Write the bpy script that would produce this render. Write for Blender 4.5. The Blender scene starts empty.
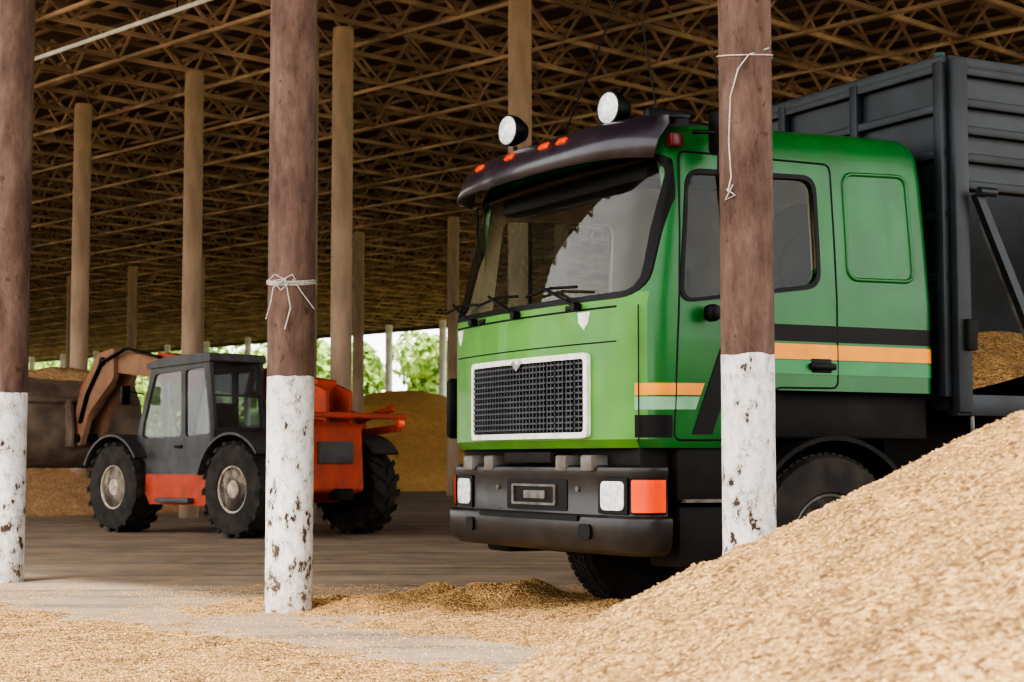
import bpy, bmesh, math, random
from mathutils import Vector, Matrix, noise
random.seed(7)
scene=bpy.context.scene
C=bpy.context
try:
    scene.view_settings.view_transform='AgX'
    scene.view_settings.look='AgX - High Contrast'
    scene.view_settings.exposure=0.78
except Exception as e: print(e)

# ------------------------------------------------------------------ materials
def lin(c): return tuple((x/12.92 if x<=0.04045 else ((x+0.055)/1.055)**2.4) for x in c)
def rgb(r,g,b): return lin((r/255,g/255,b/255))
def pmat(name,c1,c2=None,rough=.6,metal=0,ns=4,lo=.35,hi=.65,bump=0,bs=40,coat=0,detail=6,stretch=None,dirt=0,dcol=None,spec=.5):
    m=bpy.data.materials.new(name); m.use_nodes=True
    nt=m.node_tree; b=nt.nodes['Principled BSDF']
    b.inputs['Roughness'].default_value=rough; b.inputs['Metallic'].default_value=metal
    b.inputs['Coat Weight'].default_value=coat; b.inputs['Specular IOR Level'].default_value=spec
    tc=nt.nodes.new('ShaderNodeTexCoord'); mp=nt.nodes.new('ShaderNodeMapping')
    nt.links.new(tc.outputs['Object'],mp.inputs[0])
    if stretch: mp.inputs['Scale'].default_value=stretch
    if c2 is None: c2=tuple(x*.8 for x in c1)
    n=nt.nodes.new('ShaderNodeTexNoise'); n.inputs['Scale'].default_value=ns; n.inputs['Detail'].default_value=detail
    nt.links.new(mp.outputs[0],n.inputs['Vector'])
    r=nt.nodes.new('ShaderNodeValToRGB'); r.color_ramp.elements[0].position=lo; r.color_ramp.elements[1].position=hi
    r.color_ramp.elements[0].color=(*c1,1); r.color_ramp.elements[1].color=(*c2,1)
    nt.links.new(n.outputs['Fac'],r.inputs[0]); last=r.outputs[0]
    if dirt:
        m3=nt.nodes.new('ShaderNodeMapping'); m3.inputs['Scale'].default_value=(1,1,.35); nt.links.new(tc.outputs['Object'],m3.inputs[0])
        nd=nt.nodes.new('ShaderNodeTexNoise'); nd.inputs['Scale'].default_value=6; nd.inputs['Detail'].default_value=12; nd.inputs['Roughness'].default_value=.7
        nt.links.new(m3.outputs[0],nd.inputs['Vector'])
        rr=nt.nodes.new('ShaderNodeMapRange'); rr.inputs[1].default_value=.45; rr.inputs[2].default_value=.72; rr.inputs[3].default_value=dirt*.2; rr.inputs[4].default_value=dirt
        nt.links.new(nd.outputs['Fac'],rr.inputs[0])
        mx=nt.nodes.new('ShaderNodeMix'); mx.data_type='RGBA'; nt.links.new(rr.outputs[0],mx.inputs[0]); nt.links.new(last,mx.inputs[6]); mx.inputs[7].default_value=(*(dcol or rgb(150,130,100)),1)
        last=mx.outputs[2]
        ra=nt.nodes.new('ShaderNodeMath'); ra.operation='ADD'; ra.inputs[1].default_value=rough; nt.links.new(rr.outputs[0],ra.inputs[0]); nt.links.new(ra.outputs[0],b.inputs['Roughness'])
    nt.links.new(last,b.inputs['Base Color'])
    if bump:
        n2=nt.nodes.new('ShaderNodeTexNoise'); n2.inputs['Scale'].default_value=bs; n2.inputs['Detail'].default_value=4
        nt.links.new(mp.outputs[0],n2.inputs['Vector'])
        bp=nt.nodes.new('ShaderNodeBump'); bp.inputs['Strength'].default_value=bump; bp.inputs['Distance'].default_value=.02
        nt.links.new(n2.outputs['Fac'],bp.inputs['Height']); nt.links.new(bp.outputs[0],b.inputs['Normal'])
    return m
def grain_mat(name,scale,ca,cb,cc,bump=.8,lowv=.62):
    m=bpy.data.materials.new(name); m.use_nodes=True
    nt=m.node_tree; b=nt.nodes['Principled BSDF']; b.inputs['Roughness'].default_value=.7
    tc=nt.nodes.new('ShaderNodeTexCoord')
    v=nt.nodes.new('ShaderNodeTexVoronoi'); v.inputs['Scale'].default_value=scale
    nt.links.new(tc.outputs['Object'],v.inputs['Vector'])
    r=nt.nodes.new('ShaderNodeValToRGB'); e=r.color_ramp.elements
    e[0].color=(*ca,1); e[1].color=(*cc,1); x=e.new(.5); x.color=(*cb,1)
    sp=nt.nodes.new('ShaderNodeSeparateColor'); nt.links.new(v.outputs['Color'],sp.inputs[0])
    nt.links.new(sp.outputs[0],r.inputs[0])
    n=nt.nodes.new('ShaderNodeTexNoise'); n.inputs['Scale'].default_value=4.5; n.inputs['Detail'].default_value=12; n.inputs['Roughness'].default_value=.72
    nt.links.new(tc.outputs['Object'],n.inputs['Vector'])
    mr=nt.nodes.new('ShaderNodeMapRange'); mr.inputs[1].default_value=.35; mr.inputs[2].default_value=.65; mr.inputs[3].default_value=lowv; mr.inputs[4].default_value=1.15
    nt.links.new(n.outputs['Fac'],mr.inputs[0])
    mx=nt.nodes.new('ShaderNodeVectorMath'); mx.operation='SCALE'
    nt.links.new(r.outputs[0],mx.inputs[0]); nt.links.new(mr.outputs[0],mx.inputs['Scale'])
    nt.links.new(mx.outputs[0],b.inputs['Base Color'])
    bp=nt.nodes.new('ShaderNodeBump'); bp.inputs['Strength'].default_value=bump; bp.inputs['Distance'].default_value=.8/scale; bp.invert=True
    nt.links.new(v.outputs['Distance'],bp.inputs['Height']); nt.links.new(bp.outputs[0],b.inputs['Normal'])
    return m
def floor_mat():
    m=bpy.data.materials.new('dusty_concrete'); m.use_nodes=True
    nt=m.node_tree; b=nt.nodes['Principled BSDF']; b.inputs['Roughness'].default_value=.9; b.inputs['Specular IOR Level'].default_value=.25; L=nt.links.new
    tc=nt.nodes.new('ShaderNodeTexCoord')
    def nz(scale,det,rgh=.6,st=None,rot=0):
        mp=nt.nodes.new('ShaderNodeMapping'); L(tc.outputs['Object'],mp.inputs[0]); mp.inputs['Rotation'].default_value=(0,0,rot)
        if st: mp.inputs['Scale'].default_value=st
        n=nt.nodes.new('ShaderNodeTexNoise'); n.inputs['Scale'].default_value=scale; n.inputs['Detail'].default_value=det; n.inputs['Roughness'].default_value=rgh; L(mp.outputs[0],n.inputs['Vector']); return n
    def mixc(f,a,c2):
        x=nt.nodes.new('ShaderNodeMix'); x.data_type='RGBA'; L(f,x.inputs[0])
        if isinstance(a,tuple): x.inputs[6].default_value=(*a,1)
        else: L(a,x.inputs[6])
        x.inputs[7].default_value=(*c2,1); return x.outputs[2]
    def rng(n,a,c,d,e):
        x=nt.nodes.new('ShaderNodeMapRange'); x.inputs[1].default_value=a; x.inputs[2].default_value=c; x.inputs[3].default_value=d; x.inputs[4].default_value=e; L(n.outputs['Fac'],x.inputs[0]); return x.outputs[0]
    base=mixc(rng(nz(.8,12,.65),.35,.68,0,1),rgb(136,122,108),rgb(176,158,138))
    tr=mixc(rng(nz(1.2,8,.6,(.25,2.2,1),-.6),.5,.64,0,.6),base,rgb(102,92,82))
    dust=mixc(rng(nz(2.5,14,.75),.50,.64,0,.7),tr,rgb(182,150,110))
    v=nt.nodes.new('ShaderNodeTexVoronoi'); v.inputs['Scale'].default_value=45; L(tc.outputs['Object'],v.inputs['Vector'])
    lt=nt.nodes.new('ShaderNodeMath'); lt.operation='LESS_THAN'; lt.inputs[1].default_value=.28; L(v.outputs['Distance'],lt.inputs[0])
    sp=nt.nodes.new('ShaderNodeSeparateColor'); L(v.outputs['Color'],sp.inputs[0])
    g=nt.nodes.new('ShaderNodeMath'); g.operation='LESS_THAN'; L(sp.outputs[0],g.inputs[0]); L(rng(nz(1.6,6),.4,.65,.03,.5),g.inputs[1])
    mu=nt.nodes.new('ShaderNodeMath'); mu.operation='MULTIPLY'; L(lt.outputs[0],mu.inputs[0]); L(g.outputs[0],mu.inputs[1])
    fin=mixc(mu.outputs[0],dust,rgb(205,165,108))
    L(fin,b.inputs['Base Color'])
    n2=nz(14,8); bp=nt.nodes.new('ShaderNodeBump'); bp.inputs['Strength'].default_value=.4; bp.inputs['Distance'].default_value=.02; L(n2.outputs['Fac'],bp.inputs['Height']); L(bp.outputs[0],b.inputs['Normal'])
    return m
def glass_mat(name,tint,refl=1.45,dirt=.06):
    m=bpy.data.materials.new(name); m.use_nodes=True
    nt=m.node_tree; nt.nodes.remove(nt.nodes['Principled BSDF']); out=nt.nodes['Material Output']
    t=nt.nodes.new('ShaderNodeBsdfTransparent'); t.inputs[0].default_value=(*tint,1)
    g=nt.nodes.new('ShaderNodeBsdfGlossy'); g.inputs['Roughness'].default_value=.02
    f=nt.nodes.new('ShaderNodeFresnel'); f.inputs[0].default_value=refl
    ge=nt.nodes.new('ShaderNodeNewGeometry'); sb=nt.nodes.new('ShaderNodeMath'); sb.operation='SUBTRACT'; sb.inputs[0].default_value=1; nt.links.new(ge.outputs['Backfacing'],sb.inputs[1])
    fm=nt.nodes.new('ShaderNodeMath'); fm.operation='MULTIPLY'; nt.links.new(f.outputs[0],fm.inputs[0]); nt.links.new(sb.outputs[0],fm.inputs[1])
    mix=nt.nodes.new('ShaderNodeMixShader'); nt.links.new(fm.outputs[0],mix.inputs[0]); nt.links.new(t.outputs[0],mix.inputs[1]); nt.links.new(g.outputs[0],mix.inputs[2])
    d=nt.nodes.new('ShaderNodeBsdfDiffuse'); d.inputs[0].default_value=(.55,.52,.46,1)
    n=nt.nodes.new('ShaderNodeTexNoise'); n.inputs['Scale'].default_value=3; n.inputs['Detail'].default_value=8
    tc=nt.nodes.new('ShaderNodeTexCoord'); nt.links.new(tc.outputs['Object'],n.inputs['Vector'])
    mu=nt.nodes.new('ShaderNodeMath'); mu.operation='MULTIPLY'; mu.inputs[1].default_value=dirt*2; nt.links.new(n.outputs['Fac'],mu.inputs[0])
    m2=nt.nodes.new('ShaderNodeMixShader'); nt.links.new(mu.outputs[0],m2.inputs[0]); nt.links.new(mix.outputs[0],m2.inputs[1]); nt.links.new(d.outputs[0],m2.inputs[2])
    nt.links.new(m2.outputs[0],out.inputs[0])
    return m
def pole_mat(name,zt,brown1,brown2):
    m=bpy.data.materials.new(name); m.use_nodes=True
    nt=m.node_tree; b=nt.nodes['Principled BSDF']; b.inputs['Roughness'].default_value=.75; b.inputs['Specular IOR Level'].default_value=.25
    tc=nt.nodes.new('ShaderNodeTexCoord'); L=nt.links.new
    sep=nt.nodes.new('ShaderNodeSeparateXYZ'); L(tc.outputs['Object'],sep.inputs[0])
    oi=nt.nodes.new('ShaderNodeObjectInfo'); ad=nt.nodes.new('ShaderNodeVectorMath'); ad.operation='ADD'
    L(tc.outputs['Object'],ad.inputs[0]); L(oi.outputs['Location'],ad.inputs[1])
    n=nt.nodes.new('ShaderNodeTexNoise'); n.inputs['Scale'].default_value=9; n.inputs['Detail'].default_value=8; L(ad.outputs[0],n.inputs['Vector'])
    a=nt.nodes.new('ShaderNodeMath'); a.operation='MULTIPLY_ADD'; a.inputs[1].default_value=.05; L(n.outputs['Fac'],a.inputs[0]); L(sep.outputs[2],a.inputs[2])
    lt=nt.nodes.new('ShaderNodeMath'); lt.operation='LESS_THAN'; lt.inputs[1].default_value=zt+.025; L(a.outputs[0],lt.inputs[0])
    mp=nt.nodes.new('ShaderNodeMapping'); mp.inputs['Scale'].default_value=(1,1,.6); L(ad.outputs[0],mp.inputs[0])
    n2=nt.nodes.new('ShaderNodeTexNoise'); n2.inputs['Scale'].default_value=13; n2.inputs['Detail'].default_value=12; n2.inputs['Roughness'].default_value=.72; L(mp.outputs[0],n2.inputs['Vector'])
    zz=nt.nodes.new('ShaderNodeMath'); zz.operation='MULTIPLY_ADD'; zz.inputs[1].default_value=-.045; L(sep.outputs[2],zz.inputs[0]); L(n2.outputs['Fac'],zz.inputs[2])
    cr=nt.nodes.new('ShaderNodeValToRGB'); e=cr.color_ramp.elements
    e[0].position=.535; e[0].color=(*rgb(190,187,184),1); e[1].position=.56; e[1].color=(*rgb(58,46,40),1)
    x=e.new(.40); x.color=(*rgb(222,222,226),1)
    L(zz.outputs[0],cr.inputs[0])
    vo=nt.nodes.new('ShaderNodeTexVoronoi'); vo.feature='DISTANCE_TO_EDGE'; vo.inputs['Scale'].default_value=9
    dm=nt.nodes.new('ShaderNodeVectorMath'); dm.operation='MULTIPLY_ADD'; L(n.outputs['Color'],dm.inputs[0]); dm.inputs[1].default_value=(.22,.22,.22); L(mp.outputs[0],dm.inputs[2]); L(dm.outputs[0],vo.inputs['Vector'])
    ck=nt.nodes.new('ShaderNodeMapRange'); ck.inputs[1].default_value=0; ck.inputs[2].default_value=.018; ck.inputs[3].default_value=1; ck.inputs[4].default_value=0; L(vo.outputs['Distance'],ck.inputs[0])
    cl=nt.nodes.new('ShaderNodeMapRange'); cl.inputs[1].default_value=.47; cl.inputs[2].default_value=.57; cl.inputs[3].default_value=0; cl.inputs[4].default_value=.9; L(n.outputs['Fac'],cl.inputs[0])
    cm=nt.nodes.new('ShaderNodeMath'); cm.operation='MULTIPLY'; L(ck.outputs[0],cm.inputs[0]); L(cl.outputs[0],cm.inputs[1])
    cx_=nt.nodes.new('ShaderNodeMix'); cx_.data_type='RGBA'; L(cm.outputs[0],cx_.inputs[0]); L(cr.outputs[0],cx_.inputs[6]); cx_.inputs[7].default_value=(*rgb(70,60,54),1)
    gr=nt.nodes.new('ShaderNodeMapRange'); gr.inputs[1].default_value=0; gr.inputs[2].default_value=.6; gr.inputs[3].default_value=.7; gr.inputs[4].default_value=.15; L(sep.outputs[2],gr.inputs[0])
    gm=nt.nodes.new('ShaderNodeMath'); gm.operation='MULTIPLY'; L(gr.outputs[0],gm.inputs[0]); L(n.outputs['Fac'],gm.inputs[1])
    gx=nt.nodes.new('ShaderNodeMix'); gx.data_type='RGBA'; L(gm.outputs[0],gx.inputs[0]); L(cx_.outputs[2],gx.inputs[6]); gx.inputs[7].default_value=(*rgb(150,128,100),1)
    mp2=nt.nodes.new('ShaderNodeMapping'); mp2.inputs['Scale'].default_value=(1,1,.3); L(ad.outputs[0],mp2.inputs[0])
    n3=nt.nodes.new('ShaderNodeTexNoise'); n3.inputs['Scale'].default_value=6; n3.inputs['Detail'].default_value=15; n3.inputs['Roughness'].default_value=.75; L(mp2.outputs[0],n3.inputs['Vector'])
    c3=nt.nodes.new('ShaderNodeValToRGB'); c3.color_ramp.elements[0].position=.36; c3.color_ramp.elements[1].position=.66
    c3.color_ramp.elements[0].color=(*brown1,1); c3.color_ramp.elements[1].color=(*brown2,1); L(n3.outputs['Fac'],c3.inputs[0])
    # darker flaked rust patches
    rm=nt.nodes.new('ShaderNodeMapRange'); rm.inputs[1].default_value=.6; rm.inputs[2].default_value=.64; rm.inputs[3].default_value=0; rm.inputs[4].default_value=.7; L(n2.outputs['Fac'],rm.inputs[0])
    rx=nt.nodes.new('ShaderNodeMix'); rx.data_type='RGBA'; L(rm.outputs[0],rx.inputs[0]); L(c3.outputs[0],rx.inputs[6]); rx.inputs[7].default_value=(*rgb(66,46,38),1)
    mx=nt.nodes.new('ShaderNodeMix'); mx.data_type='RGBA'; L(lt.outputs[0],mx.inputs[0]); L(rx.outputs[2],mx.inputs[6]); L(gx.outputs[2],mx.inputs[7])
    L(mx.outputs[2],b.inputs['Base Color'])
    bp=nt.nodes.new('ShaderNodeBump'); bp.inputs['Strength'].default_value=.35; bp.inputs['Distance'].default_value=.01; L(n2.outputs['Fac'],bp.inputs['Height']); L(bp.outputs[0],b.inputs['Normal'])
    return m

M={}
M['green']=pmat('green_paint',rgb(12,104,40),rgb(8,88,32),rough=.32,ns=2.5,coat=.12,dirt=.2,dcol=rgb(74,104,60))
M['lime']=pmat('dusty_lit_green_paint',rgb(70,138,40),rgb(54,118,36),rough=.4,ns=2,coat=.1,dirt=.36,dcol=rgb(112,128,74))  # cab front: dust plus the brighter light on this face, put into the colour
M['ltgreen']=pmat('pale_green_stripe',rgb(130,170,140),rgb(100,150,115),rough=.4)
M['dkgreen']=pmat('mid_green_stripe',rgb(50,130,75),rgb(45,115,68),rough=.4)
M['orange']=pmat('orange_stripe',rgb(232,152,28),rgb(215,132,22),rough=.4)
M['white']=pmat('white_paint',rgb(225,225,222),rgb(195,195,190),rough=.5,ns=12)
M['black']=pmat('black_plastic',rgb(14,14,16),rgb(8,8,9),rough=.5,ns=6,spec=.25)
M['bumper']=pmat('bumper_grey',rgb(30,30,33),rgb(18,18,21),rough=.3,ns=5,coat=.08,dirt=.12,dcol=rgb(105,95,85),spec=.4)
M['visor']=pmat('visor_dark',rgb(36,28,44),rgb(22,18,28),rough=.28,ns=8,coat=.25,dirt=.15,dcol=rgb(110,100,100))
M['rubber']=pmat('rubber',rgb(32,30,29),rgb(58,52,45),rough=.85,ns=7,bump=.3)
M['tipper']=pmat('tipper_steel',rgb(40,46,53),rgb(25,30,35),rough=.5,ns=3,bump=.05)
M['dark']=pmat('chassis_dark',rgb(18,17,17),rgb(30,27,25),rough=.7,ns=6,spec=.3)
M['chrome']=pmat('bare_metal',rgb(190,190,190),rgb(150,145,140),rough=.3,metal=.8)
M['rimw']=pmat('rim_paint',rgb(195,185,172),rgb(150,130,108),rough=.6,ns=9)
M['rimd']=pmat('rim_grey',rgb(112,110,107),rgb(80,74,67),rough=.6,ns=9)
M['amber']=pmat('amber_lens',rgb(240,78,10),rgb(225,66,8),rough=.3,coat=.1)
M['lens']=pmat('lamp_lens',rgb(225,228,230),rgb(180,186,192),rough=.12,coat=.4,ns=30)
M['seat']=pmat('seat_fabric',rgb(92,84,76),rgb(66,60,55),rough=.9)
M['trim']=pmat('cab_lining',rgb(172,156,126),rgb(150,134,108),rough=.8)
M['glass']=glass_mat('windscreen_glass',(.95,.975,.965),1.55,.006)
M['glassd']=glass_mat('tinted_glass',(.70,.76,.72),1.45,.006)
M['red']=pmat('red_orange_paint',rgb(192,68,38),rgb(156,56,33),rough=.6,ns=5,dirt=.35,dcol=rgb(155,118,90))
M['tgrey']=pmat('handler_grey',rgb(66,70,75),rgb(48,50,54),rough=.5,dirt=.25,dcol=rgb(140,125,105))
M['boom']=pmat('dusty_boom',rgb(156,112,86),rgb(128,98,78),rough=.85,ns=4,dirt=.5,dcol=rgb(160,136,112))
M['bucket']=pmat('rusty_bucket',rgb(140,124,108),rgb(104,90,78),rough=.75,ns=3,bump=.1,bs=8)
M['rope']=pmat('rope_fibre',rgb(200,195,190),rgb(160,156,152),rough=.9,ns=60)
M['truss']=pmat('truss_steel',rgb(196,168,144),rgb(128,108,92),rough=.85,ns=.9)
M['deck']=pmat('roof_deck',rgb(108,92,80),rgb(80,68,58),rough=.9,ns=.6)
M['conc']=pmat('concrete_column',rgb(174,150,128),rgb(140,120,102),rough=.9,ns=3,bump=.1,bs=20,stretch=(1,1,.3))
M['fcol']=pmat('pale_column',rgb(225,225,225),rgb(200,200,198),rough=.8)
M['floor']=floor_mat()
M['grass']=pmat('grass',rgb(150,165,100),rgb(180,182,125),rough=.95,ns=.3)
M['leaf']=pmat('foliage',rgb(128,160,84),rgb(180,198,125),rough=.8,ns=1.5,spec=.1)
M['bark']=pmat('bark',rgb(110,92,75),rough=.9,ns=8)
M['grain']=grain_mat('wheat_grain',75,rgb(106,76,42),rgb(176,136,84),rgb(216,178,122),1.0,.55)
M['graind']=grain_mat('wheat_grain_heap',30,rgb(240,186,112),rgb(246,198,126),rgb(252,210,142),.5,.85)
M['grainb']=grain_mat('brown_grain_heap',30,rgb(180,142,104),rgb(196,158,116),rgb(212,174,130),.5,.8)

# ------------------------------------------------------------------ helpers
def link(o,parent=None):
    C.collection.objects.link(o)
    if parent: o.parent=parent
    return o
def empty(name,loc,rz=0):
    e=bpy.data.objects.new(name,None); C.collection.objects.link(e)
    e.location=loc; e.rotation_euler=(0,0,rz); e.empty_display_size=.2; return e
def smooth(me,ang=35):
    me.polygons.foreach_set('use_smooth',[True]*len(me.polygons))
    try: me.set_sharp_from_angle(angle=math.radians(ang))
    except Exception: pass
def mobj(name,V,F,mat,parent=None,sm=None,fix=True):
    me=bpy.data.meshes.new(name); me.from_pydata([tuple(v) for v in V],[],F)
    if fix:
        bm=bmesh.new(); bm.from_mesh(me); bmesh.ops.recalc_face_normals(bm,faces=bm.faces); bm.to_mesh(me); bm.free()
    if mat: me.materials.append(mat)
    if sm: smooth(me,sm)
    return link(bpy.data.objects.new(name,me),parent)
def box(name,a,b,mat,parent=None,bev=0,rot=None,seg=2):
    bm=bmesh.new(); bmesh.ops.create_cube(bm,size=1)
    c=[(a[i]+b[i])/2 for i in range(3)]; s=[abs(b[i]-a[i]) for i in range(3)]
    bmesh.ops.scale(bm,vec=s,verts=bm.verts)
    if bev: bmesh.ops.bevel(bm,geom=list(bm.edges),offset=min(bev,min(s)*.49),segments=seg,profile=.5,affect='EDGES')
    if rot: bmesh.ops.rotate(bm,cent=(0,0,0),matrix=rot,verts=bm.verts)
    bmesh.ops.translate(bm,vec=c,verts=bm.verts)
    me=bpy.data.meshes.new(name); bm.to_mesh(me); bm.free()
    if mat: me.materials.append(mat)
    if bev: smooth(me,40)
    return link(bpy.data.objects.new(name,me),parent)
def beam(name,p1,p2,w,h,mat,parent=None):
    p1=Vector(p1);p2=Vector(p2);d=(p2-p1);L=d.length;z=d.normalized()
    up=Vector((0,0,1)) if abs(z.z)<.95 else Vector((0,1,0))
    x=z.cross(up).normalized(); y=x.cross(z)
    V=[]
    for p in (p1,p2):
        for sx,sy in ((-1,-1),(1,-1),(1,1),(-1,1)): V.append(p+x*sx*w/2+y*sy*h/2)
    F=[(0,1,2,3),(4,5,6,7)]+[(i,(i+1)%4,4+(i+1)%4,4+i) for i in range(4)]
    return mobj(name,V,F,mat,parent)
def tube(name,pts,r,mat,parent=None,cyc=False):
    cu=bpy.data.curves.new(name,'CURVE'); cu.dimensions='3D'; cu.bevel_depth=r; cu.bevel_resolution=3; cu.use_fill_caps=True
    s=cu.splines.new('POLY'); s.points.add(len(pts)-1)
    for i,p in enumerate(pts): s.points[i].co=(*p,1)
    s.use_cyclic_u=cyc
    tmp=bpy.data.objects.new(name+'_t',cu); C.collection.objects.link(tmp); C.view_layer.update()
    me=bpy.data.meshes.new_from_object(tmp.evaluated_get(C.evaluated_depsgraph_get()))
    bpy.data.objects.remove(tmp); me.name=name
    me.materials.clear(); me.materials.append(mat); smooth(me,60)
    return link(bpy.data.objects.new(name,me),parent)
def lathe(name,prof,center,axis,mat,parent=None,n=48,ang=35):
    ax=Vector(axis).normalized(); up=Vector((0,0,1)) if abs(ax.z)<.9 else Vector((1,0,0))
    e1=ax.cross(up).normalized(); e2=ax.cross(e1); c=Vector(center); V=[];F=[]
    for r,h in prof:
        for k in range(n):
            t=2*math.pi*k/n; V.append(c+ax*h+(e1*math.cos(t)+e2*math.sin(t))*r)
    m=len(prof)
    for i in range(m-1):
        for k in range(n): F.append((i*n+k,i*n+(k+1)%n,(i+1)*n+(k+1)%n,(i+1)*n+k))
    if prof[0][0]>1e-4: F.append(tuple(range(n)))
    if prof[-1][0]>1e-4: F.append(tuple((m-1)*n+k for k in range(n)))
    return mobj(name,V,F,mat,parent,ang)
def cyl(name,p1,p2,r,mat,parent=None,n=24):
    p1=Vector(p1);p2=Vector(p2)
    return lathe(name,[(r,0),(r,(p2-p1).length)],p1,p2-p1,mat,parent,n)
def prism(name,poly,axis,a,b,mat=None,parent=None,sm=None):
    V=[]
    for t in (a,b):
        for p in poly:
            V.append({0:(t,p[0],p[1]),1:(p[0],t,p[1]),2:(p[0],p[1],t)}[axis])
    n=len(poly)
    F=[tuple(range(n)),tuple(range(n,2*n))]+[(i,(i+1)%n,n+(i+1)%n,n+i) for i in range(n)]
    return mobj(name,V,F,mat,parent,sm)
def rpoly(pts,r,n=6):
    out=[];N=len(pts)
    for i in range(N):
        p=Vector(pts[i]);a=Vector(pts[i-1]);b=Vector(pts[(i+1)%N])
        rr=r[i] if isinstance(r,(list,tuple)) else r
        d1=(a-p);d2=(b-p); l=min(rr,d1.length*.48,d2.length*.48)
        s=p+d1.normalized()*l; e=p+d2.normalized()*l
        for k in range(n+1):
            t=k/n; q=s*(1-t)**2+p*2*t*(1-t)+e*t*t; out.append((q.x,q.y))
    return out
def rrect(x0,z0,x1,z1,r): return rpoly([(x0,z0),(x1,z0),(x1,z1),(x0,z1)],r)
def boolean(a,b,op,keep=False):
    m=a.modifiers.new('b','BOOLEAN'); m.object=b; m.operation=op; m.solver='EXACT'
    C.view_layer.update()
    me=bpy.data.meshes.new_from_object(a.evaluated_get(C.evaluated_depsgraph_get()))
    a.modifiers.clear(); a.data=me
    if not keep: bpy.data.objects.remove(b)
    return a
def setmat(o,mat):
    me=o.data; me.materials.clear(); me.materials.append(mat)
    me.polygons.foreach_set('material_index',[0]*len(me.polygons))

# ------------------------------------------------------------------ building frame
A0=Vector((-1.55,11.9,0)); U=Vector((-.694,.72,0)); Vv=Vector((.72,.694,0))
def P(u,v,z=0): return A0+U*u+Vv*v+Vector((0,0,z))
ZR=8.2
fl=[P(-60,-40),P(120,-40),P(120,53),P(-60,53)]
mobj('floor',fl+[p-Vector((0,0,.3)) for p in fl],[(0,1,2,3),(4,5,6,7),(0,1,5,4),(1,2,6,5),(2,3,7,6),(3,0,4,7)],M['floor'])
g=[P(-300,-200,-.06),P(400,-200,-.06),P(400,300,-.06),P(-300,300,-.06)]
mobj('grass_ground',g,[(0,1,2,3)],M['grass'])
RV=[];RF=[]
def mem(p1,p2,w):
    d=(p2-p1).normalized(); up=Vector((0,0,1)) if abs(d.z)<.95 else Vector((0,1,0))
    x=d.cross(up).normalized(); y=x.cross(d); b=len(RV)
    for p in (p1,p2):
        for sx,sy in ((-1,-1),(1,-1),(1,1),(-1,1)): RV.append(p+x*sx*w/2+y*sy*w/2)
    RF.extend([(b,b+1,b+2,b+3),(b+7,b+6,b+5,b+4)]+[(b+i,b+4+i,b+4+(i+1)%4,b+(i+1)%4) for i in range(4)])
U0,U1,V0,V1=-12,104,-4.5,52.5
HT=.78
u=U0
while u<=U1:
    for z in (ZR+.03,ZR+HT): mem(P(u,V0,z),P(u,V1,z),.075)
    v=V0;k=0
    while v<V1-.1:
        a,b=(ZR+.03,ZR+HT) if k%2==0 else (ZR+HT,ZR+.03)
        mem(P(u,v,a),P(u,v+.8,b),.048); v+=.8;k+=1
    u+=1.6
v=V0
while v<=V1:
    mem(P(U0,v,ZR+HT+.07),P(U1,v,ZR+HT+.07),.065); v+=.8
v=V0+1.1
while v<=V1:
    mem(P(U0,v,ZR-.02),P(U1,v,ZR-.02),.06)
    uu=U0;k=0
    while uu<U1-.1:
        a,b=(ZR,ZR+HT) if k%2==0 else (ZR+HT,ZR)
        mem(P(uu,v,a),P(uu+.8,v,b),.045); uu+=.8;k+=1
    v+=2.4
roof=empty('roof',(0,0,0))
mobj('roof_trusses',RV,RF,M['truss'],roof,fix=False)
zd=ZR+HT+.12
dk=[P(U0-.5,V0-.4,zd),P(U1+.5,V0-.4,zd),P(U1+.5,V1+.5,zd),P(U0-.5,V1+.5,zd)]
mobj('roof_deck',dk+[p+Vector((0,0,.12)) for p in dk],[(0,1,2,3),(4,5,6,7),(0,1,5,4),(1,2,6,5),(2,3,7,6),(3,0,4,7)],M['deck'],roof)
# eaves fascia along the far side
fa=[P(U0-.5,V1+.5,ZR-.15),P(U1+.5,V1+.5,ZR-.15),P(U1+.5,V1+.56,ZR-.15),P(U0-.5,V1+.56,ZR-.15)]
mobj('roof_fascia',fa+[p+Vector((0,0,HT+.3)) for p in fa],[(0,1,2,3),(4,5,6,7),(0,1,5,4),(1,2,6,5),(2,3,7,6),(3,0,4,7)],M['deck'],roof)
pa=Vector((-7.66,27.3,7.6)); pp=[pa+U*t for t in range(-16,30,2)]
tube('roof_conduit',pp,.036,M['fcol'],roof)
for t in range(-16,30,6): cyl('conduit_hanger',pa+U*t,pa+U*t+Vector((0,0,.62)),.012,M['dark'],roof,8)
pm=pole_mat('painted_pole',1.63,rgb(76,58,52),rgb(122,100,90))
def pole(name,x,y,r):
    o=lathe(name,[(r,-.05),(r,ZR+.02)],(0,0,0),(0,0,1),pm,None,40,40)
    o.location=(x,y,0)
    return o
colA=pole('steel_column',-1.55,11.9,.165)
colC=pole('steel_column.001',1.305,9.4,.148)
pole('steel_column.002',-4.38,14.8,.160)
pole('steel_column.003',-7.3,17.9,.168)
pole('steel_column.004',4.25,6.5,.15)
k=5
def rowcol(u,v,r,mat,h=ZR):
    p=P(u,v)
    global k
    o=lathe('concrete_column.%03d'%k,[(r*1.02,-.05),(r,ZR+.02)],(0,0,0),(0,0,1),mat,None,20,50); o.location=p; k+=1
for i in range(-4,9): rowcol(12.4+4.22*i+(.2 if i==1 else 0),10.2,.175,M['conc'])
rowcol(13.05,10.05,.12,M['conc'])
for i in range(-6,10): rowcol(32+4.45*i,26.3,.175,M['conc'])
for i in range(-10,12): rowcol(55.6+4.3*i,50.8,.19,M['fcol'])
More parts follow.
